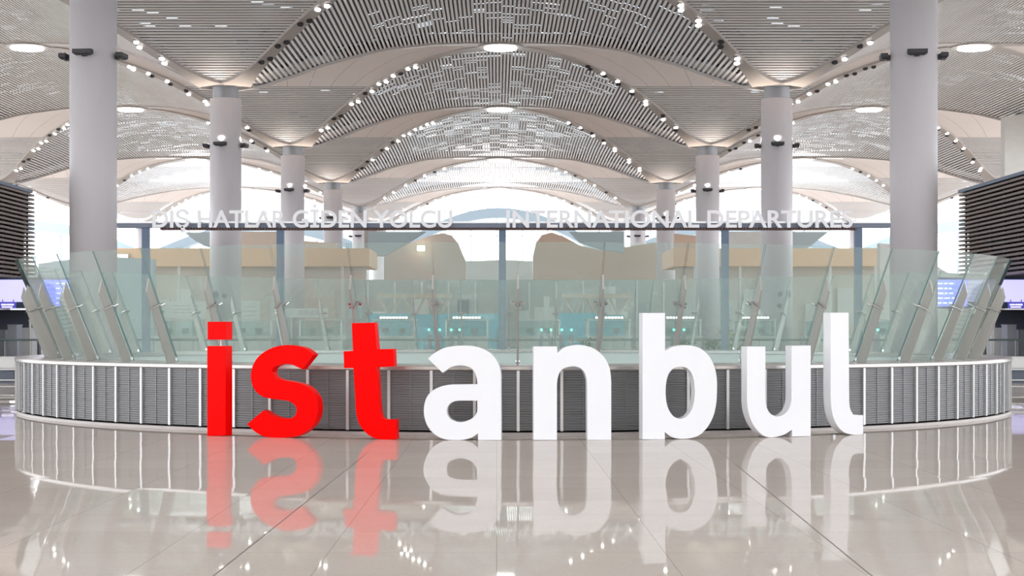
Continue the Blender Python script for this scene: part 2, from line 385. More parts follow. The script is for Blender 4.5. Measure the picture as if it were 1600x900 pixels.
# ---- crown lamps
for r in range(5):
    for j in (-1, 0, 1):
        Y = ROWY[r]+18; z = prof(18, ampy(Y))-.12
        t = thing('crown_lamp', (BX[j], Y, z), 'round glowing lamp crowning the %s vault between %s and %s column rows' % ({-1: 'left', 0: 'central', 1: 'right'}[j], WHERE_R[r], WHERE_R[r+1]), 'ceiling lamp', 'crown lamps of the vaults')
        mb = MB(); mb.cyl((0, 0), 1.75, -.05, .25, 40); mb.build('mounting_ring', M['rib'], t)
        mb = MB(); mb.cyl((0, 0), 1.22, -.16, -.051, 40); mb.build('diffuser', M['disc'], t)

# ------------------------------------------------------------------ columns
def column_proto():
    t = bpy.data.objects.new('column', None); C.objects.link(t)
    R = 1.02
    mb = MB(); mb.cyl((0, 0), R, 0, 16.55, 48); mb.build('shaft', M['column'], t, smooth=False)
    for p in t.children[0].data.polygons:
        p.use_smooth = len(p.vertices) == 4
    mb = MB(); mb.cyl((0, 0), .84, 16.55, 17.34, 40); mb.build('collar', M['collar'], t)
    return t
def uplight(t, ang, lit):
    mb = MB(); R = 1.02
    # tray held off the shaft by a short bracket
    mb.box(-.42, .42, -R-.42, -R-.12, -.09, .09); mb.box(-.10, .10, -R-.14, -R+.03, -.18, .05)
    mb.hexa([(-.30, -R-.36, -.16), (.30, -R-.36, -.16), (.30, -R-.18, -.16), (-.30, -R-.18, -.16), (-.42, -R-.42, -.09), (.42, -R-.42, -.09), (.42, -R-.12, -.09), (-.42, -R-.12, -.09)])
    o = mb.build('uplight', M['dark'], t); o.location.z = 13.55; o.rotation_euler.z = ang
    if lit:
        ld = bpy.data.lights.new('uplight_lamp', 'SPOT'); ld.energy = 420; ld.color = (1, .86, .74); ld.spot_size = math.radians(110); ld.spot_blend = 1; ld.shadow_soft_size = .12
        l = bpy.data.objects.new('uplight_lamp', ld); C.objects.link(l); l.parent = o; l.location = (0, -R-.20, .16); l.rotation_euler = (math.pi-.28, 0, 0)
CL = {0: 'thick pale round column nearest the viewer, %s of the glass ring', 1: 'pale round column of the second row, %s of the centre, with glowing uplights',
      2: 'pale round column of the third row, %s of the centre', 3: 'slim-looking pale column of the fourth row, %s of the centre', 4: 'distant pale column of the fifth row, %s', 5: 'farthest pale column before the glazed end wall, %s'}
base = None
for r in range(6):
    for j in (-1, 1, -3, 3):
        if abs(j) == 3 and r < 3: continue
        t = column_proto() if base is None else copy_tree(base)
        if base is None: base = t; t.name = 'column'
        t.location = (COLX[j], ROWY[r], 0)
        tag(t, CL[r] % (SIDE_W[j]), 'column', 'round columns carrying the vaults')
        t['_r'] = r; t['_j'] = j
cols = [o for o in bpy.data.objects if '_r' in o.keys()]
for t in cols:
    r = t['_r']; j = t['_j']; del t['_r']; del t['_j']
    for a in (-.12, math.pi/2-.12, math.pi-.12, -math.pi/2-.12): uplight(t, a, r in (1, 2, 3) and abs(j) == 1 and abs(a) < 2)

# ------------------------------------------------------------------ glazed end wall and side edges
FY = 262.0
mb = MB()
for i in range(-28, 29): mb.box(i*4-.08, i*4+.08, FY, FY+.25, 0, 20)
for z in (4, 8, 12, 16, 19.8): mb.box(-112, 112, FY-.02, FY+.22, z, z+.10)
struct(mb.build('window_1', M['mullion']))
# blue steel arches of the end canopy
for jx, lab in ((0, 'central'), (-1, 'left'), (1, 'right'), (-2, 'outermost left'), (2, 'outermost right')):
    mb = MB(); N = 36; xc = BX[jx]
    for k in range(N):
        def pt(k, dz): a = -1+2*k/N; return (xc+17.2*a, 12.0+dz+(6.6 if jx == 0 else 4.6)*max(0, math.cos(a*math.pi/2)))
        (x0, z0), (x1, z1) = pt(k, 0), pt(k+1, 0)
        mb.hexa([(x0, FY-4, z0), (x1, FY-4, z1), (x1, FY-1, z1), (x0, FY-1, z0), (x0, FY-4, z0+1.5), (x1, FY-4, z1+1.5), (x1, FY-1, z1+1.5), (x0, FY-1, z0+1.5)])
    for s_ in (-1, 1): mb.box(xc+s_*17.2-.5, xc+s_*17.2+.5, FY-3.9, FY-1.1, 0, 12.6)
    tag(mb.build('canopy_arch', M['archblue'], None, (xc, FY-2, 13)), 'blue-grey arched canopy beam inside the %s bay of the far glazed end' % lab, 'arch', 'canopy arches at the far end')

# ------------------------------------------------------------------ round glass barrier
DC = (0.32, 34.9); RD = 9.9
t = thing('stairwell_parapet', (DC[0], DC[1], 0), 'round waist-high ribbed steel parapet with upright posts around the stair void', 'parapet')
org = (0, 0, 0)
def at0(mb, name, m, par, smooth=False): return mb.build(name, m, par, (0, 0, 0), smooth)
mb = MB(); prof_l = []
z = .075
while z < .965:
    prof_l += [(RD-.012, z), (RD, z+.004), (RD, z+.024), (RD-.012, z+.028)]; z += .036
mb.revolve(prof_l, (0, 0), 230); at0(mb, 'ribbed_cladding', M['steel'], t)
mb = MB(); mb.revolve([(RD-.02, .0), (RD+.02, .0), (RD+.02, .045), (RD-.02, .05)], (0, 0), 184); at0(mb, 'kick_plate', M['kick'], t)
mb = MB(); mb.revolve([(RD-.02, .965), (RD+.03, .968), (RD+.04, .985), (RD+.04, 1.03), (RD+.03, 1.045), (8.55, 1.045), (8.55, .98)], (0, 0), 184); at0(mb, 'cap_rail', M['cap'], t)
mb = MB(); mb.revolve([(8.6, 0), (8.6, 1.0)], (0, 0), 184); at0(mb, 'inner_lining', M['inner'], t)
NP = 48; DA = 2*math.pi/NP
def polar(r, a, z): return (r*math.sin(a), -r*math.cos(a), z)
pm = None
for k in range(-24, 25):
    a = k*DA/2
    if pm is None:
        mb = MB(); mb.box(-.022, .022, -RD-.032, -RD+.01, .07, .97); o = at0(mb, 'post', M['post'], t); pm = o.data
    else:
        o = bpy.data.objects.new('post', pm); C.objects.link(o); o.parent = t
    o.rotation_euler.z = a
# thin seam between two posts
sm = None
for k in range(-24, 24):
    a = (k+.5)*DA/2
    if sm is None:
        mb = MB(); mb.box(-.006, .006, -RD-.006, -RD+.01, .075, .965); o = at0(mb, 'panel_seam', M['seam'], t); sm = o.data
    else:
        o = bpy.data.objects.new('panel_seam', sm); C.objects.link(o); o.parent = t
    o.rotation_euler.z = a
t = thing('glass_barrier', (DC[0], DC[1], 1.045), 'ring of outward-leaning clear green-tinted glass panels standing on the round steel parapet', 'glass barrier')
RB, RT, ZB, ZT = 9.15, 9.94, 1.05, 2.885
zo = 1.045
def gp():
    mb = MB(); h = DA/2; g = .0012; th = .017
    def c(a, r, z): return polar(r, a, z-zo)
    out = [c(-h+g, RB, ZB), c(h-g, RB, ZB), c(h-g, RT, ZT), c(-h+g, RT, ZT)]
    inn = [c(-h+g, RB-th, ZB), c(h-g, RB-th, ZB), c(h-g, RT-th, ZT), c(-h+g, RT-th, ZT)]
    mb.add(out, [(0, 1, 2, 3)]); mb.add(inn, [(3, 2, 1, 0)])
    v = out+inn; mb.cur = 1; mb.add(v, [(0, 3, 7, 4), (1, 5, 6, 2)]); mb.cur = 2; mb.add(v, [(3, 2, 6, 7), (0, 4, 5, 1)])
    me = bpy.data.meshes.new('glass_panel'); me.from_pydata(mb.v, [], mb.f)
    for m in (M['glass'], M['edge'], M['glass']): me.materials.append(m)
    me.polygons.foreach_set('material_index', mb.m); return me
GM = gp()
dv = Vector((RT-RB, ZT-ZB)).normalized(); nv = Vector((dv.y, -dv.x))   # (r,z) direction up the glass, and outwards
def rz(s, off): p = Vector((RB, ZB))+dv*s+nv*off; return p
mb = MB(); poly = [rz(.0, .035), rz(1.49, .035), rz(1.31, .165), rz(.0, .25)]
poly[0] = Vector((poly[0].x, zo)); poly[-1] = Vector((poly[-1].x, zo))
n = len(poly); th = .014
mb.add([(-th, -p.x, p.y-zo) for p in poly]+[(th, -p.x, p.y-zo) for p in poly],
       [tuple(range(n)), tuple(range(n, 2*n))[::-1]]+[(i, (i+1)%n, n+(i+1)%n, n+i) for i in range(n)])
fo = mb.build('support_fin', M['fin']); FM = fo.data; bpy.data.objects.remove(fo)
mb = MB()
s_ = 1.02
def q3(x, s, off): p = rz(s, off); return (x, -p.x, p.y-zo)
mb.tube(q3(-.085, s_, .03), q3(.085, s_, .03), .011); mb.tube(q3(.03, s_, .19), q3(.03, s_, -.06), .014); mb.tube(q3(-.03, s_, .19), q3(-.03, s_, -.06), .014)
for sx in (-1, 1):
    mb.tube(q3(sx*.085, s_, .05), q3(sx*.085, s_, -.045), .020, 12)
mb.tube(q3(-.085, s_, -.045), q3(.085, s_, -.045), .010)
co = mb.build('spider_clamp', M['chrome']); CM = co.data; bpy.data.objects.remove(co)
mb = MB(); mb.tube(q3(-.03, .06, .03), q3(.03, .06, .03), .03, 10); o = mb.build('base_clamp', M['chrome']); BM_ = o.data; bpy.data.objects.remove(o)
for k in range(NP):
    for me, nm, a in ((BM_, 'base_clamp', k*DA), (GM, 'glass_panel', (k+.5)*DA), (FM, 'support_fin', k*DA), (CM, 'spider_clamp', k*DA)):
        o = bpy.data.objects.new(nm, me); C.objects.link(o); o.parent = t; o.rotation_euler.z = a

# ------------------------------------------------------------------ the eight big letters
def unit(v): l = math.hypot(*v); return (v[0]/l, v[1]/l)
def smooth_poly(pts, steps=5, ang=38):
    n = len(pts); corner = []
    for i in range(n):
        a, b, c = pts[i-1], pts[i], pts[(i+1)%n]
        u = unit((b[0]-a[0], b[1]-a[1])); v = unit((c[0]-b[0], c[1]-b[1]))
        corner.append(math.degrees(math.acos(max(-1, min(1, u[0]*v[0]+u[1]*v[1])))) > ang)
    out = []
    for i in range(n):
        p1, p2 = pts[i], pts[(i+1)%n]; L = math.hypot(p2[0]-p1[0], p2[1]-p1[1])
        p0 = p1 if corner[i] else pts[i-1]; p3 = p2 if corner[(i+1)%n] else pts[(i+2)%n]
        def clampv(a, b):   # limit neighbour length so long straights stay straight
            d = math.hypot(a[0]-b[0], a[1]-b[1]); return (b[0]+(a[0]-b[0])*min(1, L/d), b[1]+(a[1]-b[1])*min(1, L/d)) if d > 1e-6 else a
        if L > 140: out.append(p1); continue
        p0 = clampv(p0, p1); p3 = clampv(p3, p2)
        for s in range(steps):
            t_ = s/steps
            out.append(tuple(.5*((2*p1[k])+(-p0[k]+p2[k])*t_+(2*p0[k]-5*p1[k]+4*p2[k]-p3[k])*t_*t_+(-p0[k]+3*p1[k]-3*p2[k]+p3[k])*t_**3) for k in (0, 1)))
    return out
RL = 10.92; LT = .17
def letter_mesh(polys, origin, scale, theta, name, m, parent=None, zmin_ref=None):
    """polys: outlines traced on the letter's own front face plane; hole outlines are cut out by the curve fill"""
    nrm = Vector((math.sin(theta), -math.cos(theta), 0)); tan = Vector((math.cos(theta), math.sin(theta), 0))
    Cc = Vector((DC[0], DC[1], 0))+nrm*RL
    cu = bpy.data.curves.new(name, 'CURVE'); cu.dimensions = '2D'; cu.fill_mode = 'BOTH'
    res = []
    for poly in polys:
        pts = []
        for (cx, cy) in smooth_poly(poly):
            px = origin[0]+cx/scale; py = origin[1]+cy/scale
            d = Vector(((px-VX)/F, 1, (HY-py)/F)); o0 = Vector((0, 0, EYE))
            s = (Cc-o0).dot(nrm)/d.dot(nrm); p = o0+d*s
            pts.append(((p-Cc).dot(tan), p.z))
        res.append(pts)
    zmin = min(p[1] for ps in res for p in ps) if zmin_ref is None else zmin_ref
    for pts in res:
        sp = cu.splines.new('POLY'); sp.points.add(len(pts)-1); sp.use_cyclic_u = True
        for q, (u, z) in zip(sp.points, pts): q.co = (u, z-zmin, 0, 1)
    cu.extrude = LT/2; cu.bevel_depth = .004; cu.bevel_resolution = 1; cu.offset = -.004
    tmp = bpy.data.objects.new(name, cu); C.objects.link(tmp)
    bpy.context.view_layer.update()
    me = bpy.data.meshes.new_from_object(tmp.evaluated_get(bpy.context.evaluated_depsgraph_get()))
    bpy.data.objects.remove(tmp)
    R = Matrix.Rotation(math.pi/2, 4, 'X'); me.transform(R); me.transform(Matrix.Translation((0, LT/2, 0)))
    zlo = min(v.co.z for v in me.vertices)
    if zmin_ref is None: me.transform(Matrix.Translation((0, 0, -zlo)))
    me.materials.clear(); me.materials.append(m)
    for p in me.polygons: p.use_smooth = False
    ob = bpy.data.objects.new(name, me); C.objects.link(ob)
    if parent is None:
        ob.location = Cc; ob.rotation_euler.z = theta
    else: ob.parent = parent
    return ob, zmin
def th_of(px, Y):
    return math.atan2(PX(px, Y)-DC[0], DC[1]-Y)
A1 = ((300, 480), 4.091); A2 = ((640, 480), 4.091); A3 = ((980, 480), 4.092)
# i (three parts: stem, rod, dot)
th = th_of(340, 24.9); nrm = Vector((math.sin(th), -math.cos(th), 0)); Cc = Vector((DC[0], DC[1], 0))+nrm*RL
ti = thing('giant_letter', Cc, 'red block letter i with a separate dot, first of the giant word', 'letter', rz=th)
st, zr = letter_mesh([[(98, 252), (216, 252), (216, 826), (98, 826)]], *A1, th, 'stem', M['red'], None)
st.location = (0, 0, 0); st.rotation_euler.z = 0; st.parent = ti
dt, _ = letter_mesh([[(100, 97), (217, 97), (217, 212), (100, 212)]], *A1, th, 'dot', M['red'], ti, zmin_ref=zr)
sz = max(v.co.z for v in st.data.vertices); dz0 = min(v.co.z for v in dt.data.vertices)
mb = MB(); xm = sum(v.co.x for v in st.data.vertices)/len(st.data.vertices)+.02
mb.cyl((xm, LT/2), .011, sz-.01, dz0+.01, 10); mb.build('rod', M['rod'], ti)
S = [(778,308),(725,268),(660,251),(590,247),(530,258),(470,285),(420,325),(388,380),(376,440),(385,500),(410,545),(450,575),(510,590),(570,597),(620,605),(652,625),(668,655),(663,690),(640,712),(600,717),(560,712),(510,695),(458,663),
     (352,752),(400,798),(460,830),(530,838),(600,838),(670,830),(725,803),(770,762),(798,710),(807,650),(800,595),(775,547),(735,512),(690,492),(640,481),(590,472),(550,462),(522,445),(510,420),(520,395),(545,378),(590,368),(640,372),(705,402)]
T = [(1021,103),(1168,100),(1182,270),(1287,268),(1291,380),(1182,386),(1192,560),(1200,670),(1212,708),(1240,720),(1303,718),(1306,845),(1210,847),(1160,836),(1110,802),(1070,750),(1050,685),(1042,560),(1032,390),(972,391),(969,283),(1029,280)]
A_ = [(117,330),(160,293),(210,265),(270,250),(340,246),(410,250),(470,268),(520,298),(555,340),(575,385),(584,440),(586,850),(437,850),(437,806),(400,832),(350,847),(285,850),(220,843),(160,813),(115,760),(93,695),(93,630),(110,575),(145,535),(200,507),(270,495),(433,493),(428,450),(415,415),(390,388),(350,375),(310,373),(262,385),(212,420)]
AH = [(432,598),(310,598),(268,610),(243,640),(240,680),(260,713),(300,732),(345,733),(392,715),(422,688),(432,665)]
N_ = [(792,250),(942,250),(945,292),(980,263),(1020,247),(1075,240),(1130,246),(1190,270),(1238,312),(1268,360),(1283,412),(1289,480),(1289,848),(1136,848),(1134,480),(1124,430),(1102,397),(1070,380),(1030,378),(990,388),(962,412),(948,450),(942,490),(942,848),(792,848)]
B_ = [(98,33),(242,33),(242,275),(290,250),(350,240),(410,242),(470,262),(520,305),(555,370),(572,445),(574,530),(568,620),(548,700),(510,768),(460,815),(400,835),(330,838),(280,825),(241,795),(240,842),(98,842)]
BH = [(340,378),(300,386),(268,418),(251,470),(246,540),(252,610),(270,660),(300,697),(340,712),(380,695),(410,655),(427,600),(432,540),(426,465),(407,412),(378,385)]
U_ = [(765,250),(883,250),(884,590),(892,640),(915,678),(950,697),(990,690),(1026,660),(1046,610),(1050,560),(1050,245),(1173,243),(1173,823),(1053,826),(1053,782),(1005,812),(950,828),(890,828),(840,795),(800,740),(775,670),(766,600)]
L_ = [(1300,33),(1415,33),(1419,600),(1426,650),(1445,685),(1480,688),(1508,688),(1508,812),(1440,813),(1390,800),(1350,765),(1320,710),(1305,640),(1300,560)]
for nm, polys, A, cxm, Y, m, lab in [('s', [S], A1, 443, 24.4, 'red', 'curved red block letter s between the red i and the red t'),
    ('t', [T], A1, 580, 24.05, 'red', 'red block letter t with a crossbar, leaning slightly left, beside the white a'),
    ('a', [A_, AH], A2, 723, 24.0, 'white', 'white block letter a, first white one, right of the red t'),
    ('n', [N_], A2, 893, 24.1, 'white', 'white block letter n between the white a and the tall b'),
    ('b', [B_, BH], A3, 1060, 24.3, 'white', 'tall white block letter b with an oval hole'),
    ('u', [U_], A3, 1213, 24.7, 'white', 'white block letter u between the tall b and the tall l'),
    ('l', [L_], A3, 1322, 25.2, 'white', 'tall white block letter l with hooked foot, last of the giant word')]:
    o, _ = letter_mesh(polys, *A, th_of(cxm, Y), 'giant_letter', M[m]); tag(o, lab, 'letter')

# ------------------------------------------------------------------ overhead sign
SY = 58.0
t = thing('overhead_sign', (0, SY, 0), 'long blue-grey gantry sign on slim posts carrying white lettering behind the glass ring', 'sign')
def sbox(name, m, px0, px1, py0, py1, y0, y1, par=t, org=(0, SY, 0), Y=SY):
    mb = MB(); mb.box(PX(px0, Y), PX(px1, Y), y0, y1, PZ(py1, Y), PZ(py0, Y)); return mb.build(name, m, par, org)
mb = MB(); mb.box(PX(182, SY), PX(1392, SY), SY+.05, SY+.40, PZ(355.5, SY), PZ(348.5, SY)); mb.build('beam', M['beam'], t, (0, SY, 0))
mb = MB(); mb.box(PX(182, SY), PX(1392, SY), SY+.04, SY+.09, PZ(348.4, SY), PZ(345.8, SY)); mb.build('top_rail', M['post'], t, (0, SY, 0))
mb = MB(); x = PX(250, SY)
mb.box(PX(250, SY), PX(1340, SY), SY+.10, SY+.38, PZ(359, SY), PZ(355.6, SY))
while x < PX(1340, SY):
    mb.box(x, x+.05, SY+.0, SY+.10, PZ(359, SY), PZ(355.6, SY)); x += .10
mb.build('perforated_tray', M['beamred'], t, (0, SY, 0))
for px in (226, 437, 785, 1134, 1343):
    mb = MB(); mb.box(PX(px, SY)-.125, PX(px, SY)+.125, SY+.12, SY+.34, 0, PZ(355.6, SY)+.02); mb.box(PX(px, SY)-.25, PX(px, SY)+.25, SY-.02, SY+.48, 0, .02); mb.build('post', M['bluesteel'], t, (0, SY, 0))
def sign_text(s, px0, px1, py_top, py_bot):
    cu = bpy.data.curves.new('txt', 'FONT'); cu.body = s; cu.extrude = .03; cu.offset = .02; cu.size = 1
    tmp = bpy.data.objects.new('txt', cu); C.objects.link(tmp); bpy.context.view_layer.update()
    me = bpy.data.meshes.new_from_object(tmp.evaluated_get(bpy.context.evaluated_depsgraph_get())); bpy.data.objects.remove(tmp)
    bm = bmesh.new(); bm.from_mesh(me); bm.verts.ensure_lookup_table()
    seen = set(); isl = []
    for v in bm.verts:
        if v in seen: continue
        st = [v]; seen.add(v); comp = []
        while st:
            a = st.pop(); comp.append(a)
            for e in a.link_edges:
                b = e.other_vert(a)
                if b not in seen: seen.add(b); st.append(b)
        isl.append(comp)
    x0 = min(v.co.x for v in bm.verts); x1 = max(v.co.x for v in bm.verts)
    tall = [c for c in isl if max(v.co.y for v in c)-min(v.co.y for v in c) > .5]
    ys = sorted(max(v.co.y for v in c) for c in tall); cap = ys[len(ys)//2]; base_ = sorted(min(v.co.y for v in c) for c in tall)[len(tall)//2]
    sx = (PX(px1, SY)-PX(px0, SY))/(x1-x0); sz_ = (PZ(py_top, SY)-PZ(py_bot, SY))/(cap-base_)
    isl = sorted(isl, key=lambda c: min(v.co.x for v in c)); grp = []
    for c in isl:
        a, b = min(v.co.x for v in c), max(v.co.x for v in c)
        if grp and min(b, grp[-1][1])-max(a, grp[-1][0]) > .55*min(b-a, grp[-1][1]-grp[-1][0]):
            grp[-1][2] += c; grp[-1][0] = min(a, grp[-1][0]); grp[-1][1] = max(b, grp[-1][1])
        else: grp.append([a, b, list(c)])
    for a, b, comp in grp:
        cs = set(comp); idx = {v: i for i, v in enumerate(comp)}
        fs = [tuple(idx[v] for v in f.verts) for f in bm.faces if f.verts[0] in cs]
        vs_ = [(PX(px0, SY)+(v.co.x-x0)*sx, SY-.10+v.co.z*-1, PZ(py_bot, SY)+(v.co.y-base_)*sz_) for v in comp]
        me2 = bpy.data.meshes.new('sign_letter'); me2.from_pydata([(p[0], p[1]-SY, p[2]) for p in vs_], [], fs); me2.materials.append(M['sign'])
        o = bpy.data.objects.new('sign_letter', me2); C.objects.link(o); o.parent = t
    bm.free()
sign_text('DI\u015e HATLAR G\u0130DEN YOLCU', 239, 707, 329, 356)
sign_text('INTERNATIONAL DEPARTURES', 791, 1331, 329, 356)
# short stand-offs carrying the letters
mb = MB()
for px in range(250, 1330, 36):
    if 710 < px < 790: continue
    mb.box(PX(px, SY)-.015, PX(px, SY)+.015, SY-.08, SY+.06, PZ(354, SY), PZ(352.5, SY))
mb.build('letter_bracket', M['beam'], t, (0, SY, 0))

# ------------------------------------------------------------------ louvred side buildings
def louver(side):
    Y1 = 95.0; X0 = 26.3*side; X1 = 36*side; Y0 = 66.0
    t = thing('louvred_building', (X0, Y1, 0), 'dark brown louvred block on the %s edge with slatted walls' % ('left' if side < 0 else 'right'), 'building')
    lo, hi = sorted((X0, X1)); zt = 9.25; zb = 4.35; o0 = (X0, Y1, 0)
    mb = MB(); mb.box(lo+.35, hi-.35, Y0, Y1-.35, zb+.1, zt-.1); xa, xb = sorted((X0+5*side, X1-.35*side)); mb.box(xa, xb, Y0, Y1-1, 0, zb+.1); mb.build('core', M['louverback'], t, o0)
    mb = MB(); z = zb
    while z < zt-.05:
        for (a, b, c, d) in ((X0, X0-.0, 0, 0),):
            xi = X0+.30*side
            p, q = sorted((X0-.12*side, xi))
            # blade on the hall side, tilted
            mb.hexa([(p, Y0, z), (q, Y0, z), (q, Y1+.15, z), (p, Y1+.15, z), (p, Y0, z+.12), (q, Y0, z+.12), (q, Y1+.15, z+.12), (p, Y1+.15, z+.12)])
            mb.box(lo-.1, hi, Y1-.25, Y1+.12, z, z+.12); mb.box(lo-.1, hi, Y0-.1, Y0+.2, z, z+.12)
        z += .235
    mb.build('louvre_blades', M['louver'], t, o0)
    mb = MB()
    for k in range(0, 12):
        y = Y1-.4-k*2.4; xx = X0+.1*side; mb.box(min(xx, xx+.1*side), max(xx, xx+.1*side), y-.05, y+.05, zb, zt)
    mb.build('mullion', M['dark'], t, o0)
    mb = MB(); mb.box(lo-.15, hi, Y0, Y1+.2, zt, zt+.18); mb.build('roof_edge', M['bluesteel'], t, o0)
for s in (-1, 1): louver(s)

# ------------------------------------------------------------------ mezzanine and far walls
def wall_poly(name, pts, Y, th, m, label=None, cat=None):
    poly = [(PX(a, Y), PZ(b, Y)) for a, b in pts]; mb = MB(); prism(mb, poly, Y, Y+th); xm = sum(p[0] for p in poly)/len(poly)
    zl = min(p[1] for p in poly)
    o = mb.build(name, m, None, (xm, Y, zl))
    bm = bmesh.new(); bm.from_mesh(o.data); bmesh.ops.triangulate(bm, faces=[f for f in bm.faces if len(f.verts) > 4]); bm.to_mesh(o.data); bm.free()
    if label: tag(o, label, cat)
    return o
YM = 150.0
def gz(Y): return HY+F*EYE/Y
# wood-clad mezzanines with shop fronts under them
for side, (a, b) in ((-1, (150, 577)), (1, (1052, 1405))):
    w_ = 'left' if side < 0 else 'right'
    x0, x1 = PX(a, YM), PX(b, YM); t = thing('mezzanine', ((x0+x1)/2, YM, 0), 'wood-clad mezzanine with shop fronts below, on the %s behind the sign' % w_, 'mezzanine'); og = ((x0+x1)/2, YM, 0)
    mb = MB(); mb.box(x0, x1, YM, YM+10, PZ(416, YM), PZ(388, YM)); mb.build('wood_fascia', M['wood'], t, og)
    mb = MB(); mb.box(x0+.5, x1-.5, YM+3, YM+3.3, 0, PZ(416, YM)); mb.build('shop_front', M['beige'], t, og)
    rnd = random.Random(side)
    x = x0+1
    while x < x1-3:
        wd = rnd.uniform(1.4, 3.2); zt = rnd.uniform(3.0, 5.6); zb_ = rnd.choice((0, 0, 2.2))
        mb = MB(); mb.box(x, x+wd, YM+2.7, YM+2.98, zb_, zt); mb.build('shop_panel', M[rnd.choice(['palewall', 'palewall', 'greywall', 'warm', 'counter', 'kiosk'])], t, og)
        x += wd+rnd.uniform(.5, 1.8)
    for k in range(5):
        x = x0+(k+.5)*(x1-x0)/5; mb = MB(); mb.box(x-.12, x+.12, YM+.4, YM+.64, 0, PZ(416, YM)); mb.build('support', M['palewall'], t, og)
# sculpted end walls beside the central arched window
wall_poly('sculpted_wall', [(600, gz(185)), (600, 398), (640, 380), (672, 368), (692, 364), (706, 368), (716, 380), (722, 395), (728, 408), (728, gz(185))], 185, 2.5, M['beige'], 'rounded beige wall left of the bright central arched window', 'wall')
wall_poly('sculpted_wall', [(832, gz(185)), (833, 400), (838, 378), (847, 367), (862, 363), (882, 370), (905, 383), (940, 392), (1030, 378), (1030, gz(185))], 185, 2.5, M['warm'], 'rounded warm beige wall right of the bright central arched window', 'wall')
wall_poly('grey_block', [(728, gz(205)), (728, 409), (760, 407), (785, 406), (812, 407), (832, 409), (832, gz(205))], 205, 5, M['greywall'], 'low blue-grey block under the bright central arched window', 'building')
wall_poly('upper_wall', [(368, 388), (368, 362), (470, 362), (470, 376), (525, 380), (525, 388)], 161.5, 1, M['beige'], 'beige upper wall strip above the left mezzanine', 'wall')
wall_poly('upper_wall', [(575, 400), (575, 362), (665, 362), (640, 378), (600, 400)], 162, 1, M['tealgrey'], 'pale blue-grey upper wall beside the left sculpted wall', 'wall')
wall_poly('upper_wall', [(905, 378), (890, 362), (975, 362), (975, 395), (940, 390)], 162, 1, M['tealgrey'], 'pale blue-grey upper wall beside the right sculpted wall', 'wall')
wall_poly('upper_wall', [(1054, 388), (1054, 365), (1092, 369), (1092, 388)], 161.5, 1, M['warm'], 'small orange-beige upper wall above the right mezzanine', 'wall')
wall_poly('upper_wall', [(1140, 388), (1140, 362), (1230, 362), (1225, 388)], 162, 1, M['greywall'], 'grey upper wall above the right mezzanine', 'wall')
wall_poly('sloping_roof', [(288, 363), (380, 363), (380, 384), (318, 384), (305, 376)], 164, 3, M['tealgrey'], 'teal-grey sloping roof above the left mezzanine behind the second column', 'roof')
wall_poly('sloping_roof', [(1205, 362), (1295, 362), (1262, 388), (1205, 388)], 164, 3, M['tealgrey'], 'teal-grey sloping roof above the right mezzanine behind the second column', 'roof')
wall_poly('upper_wall', [(569, 390), (569, 345), (589, 345), (589, 390)], 170, 1, M['rib'], 'narrow taupe pier between the far left columns', 'wall')
# pale far wall segments that close the hall behind the side columns
wall_poly('side_partition', [(1570, gz(150)), (1570, 182), (1660, 170), (1660, gz(150))], 150, 1.2, M['palewall'], 'tall pale partition at the right edge above the louvred block', 'wall')
wall_poly('side_partition', [(1375, gz(128)), (1375, 380), (1415, 384), (1480, 426), (1530, 430), (1530, gz(128))], 128, 1, M['palewall'], 'angled pale partition behind the right side of the glass ring', 'wall')
wall_poly('side_partition', [(60, gz(128)), (60, 412), (150, 400), (240, 405), (240, gz(128))], 128, 1, M['tealgrey'], 'blue-green partition behind the left side of the glass ring', 'wall')
# low centre back wall
YB = 140
t = thing('partition', (PX(800, YB), YB, 0), 'long grey-green partition of mixed panels across the centre behind the booths', 'wall'); og = (PX(800, YB), YB, 0)
mb = MB(); mb.box(PX(540, YB), PX(1060, YB), YB, YB+.5, 0, PZ(437, YB)); mb.build('wall_body', mat('partition_grey', (.44, .45, .43), .6, noise=(.3, .3, .6, .12)), t, og)
rnd = random.Random(11); x = PX(545, YB)
while x < PX(1050, YB)-2:
    wd = rnd.uniform(.5, 1.9); zt = rnd.uniform(2.2, 5.2); zb_ = rnd.choice((0, 0, 1.5, 2.4))
    mb = MB(); mb.box(x, x+wd, YB-.06, YB-.002, zb_, max(zt, zb_+.6)); mb.build('wall_panel', M[rnd.choice(['palewall', 'greywall', 'counter', 'slate', 'rib', 'beige', 'kiosk', 'tealgrey'])], t, og)
    x += wd+rnd.uniform(.1, 1.1)
for px in range(575, 1050, 42):
    mb = MB(); xx = PX(px, YB); mb.box(xx-.06, xx+.06, YB-.2, YB-.08, 0, PZ(440, YB)); mb.build('mullion', M['palewall'], t, og)

# ------------------------------------------------------------------ canopies with V struts, teal panels
def canopy(px0, px1, lab):
    Y = 132.0; x0, x1 = PX(px0, Y), PX(px1, Y); t = thing('strutted_canopy', ((x0+x1)/2, Y, 0), lab, 'canopy', 'strutted canopies'); og = ((x0+x1)/2, Y, 0)
    mb = MB(); mb.box(x0, x1, Y-.6, Y+.6, PZ(466, Y), PZ(459, Y)); mb.build('roof_beam', M['warm'], t, og)
    n = 3
    for k in range(n):
        xm = x0+(k+.5)*(x1-x0)/n; mb = MB()
        for s in (-1, 1): mb.tube((xm, Y, PZ(495, Y)), (xm+s*(x1-x0)/n/2*.9, Y, PZ(464, Y)), .09)
        mb.tube((xm, Y, 0), (xm, Y, PZ(495, Y)+.1), .10); mb.build('strut', M['warm'], t, og)
canopy(590, 705, 'tan canopy on V-shaped struts left of the centre post')
canopy(880, 985, 'tan canopy on V-shaped struts right of the centre post')
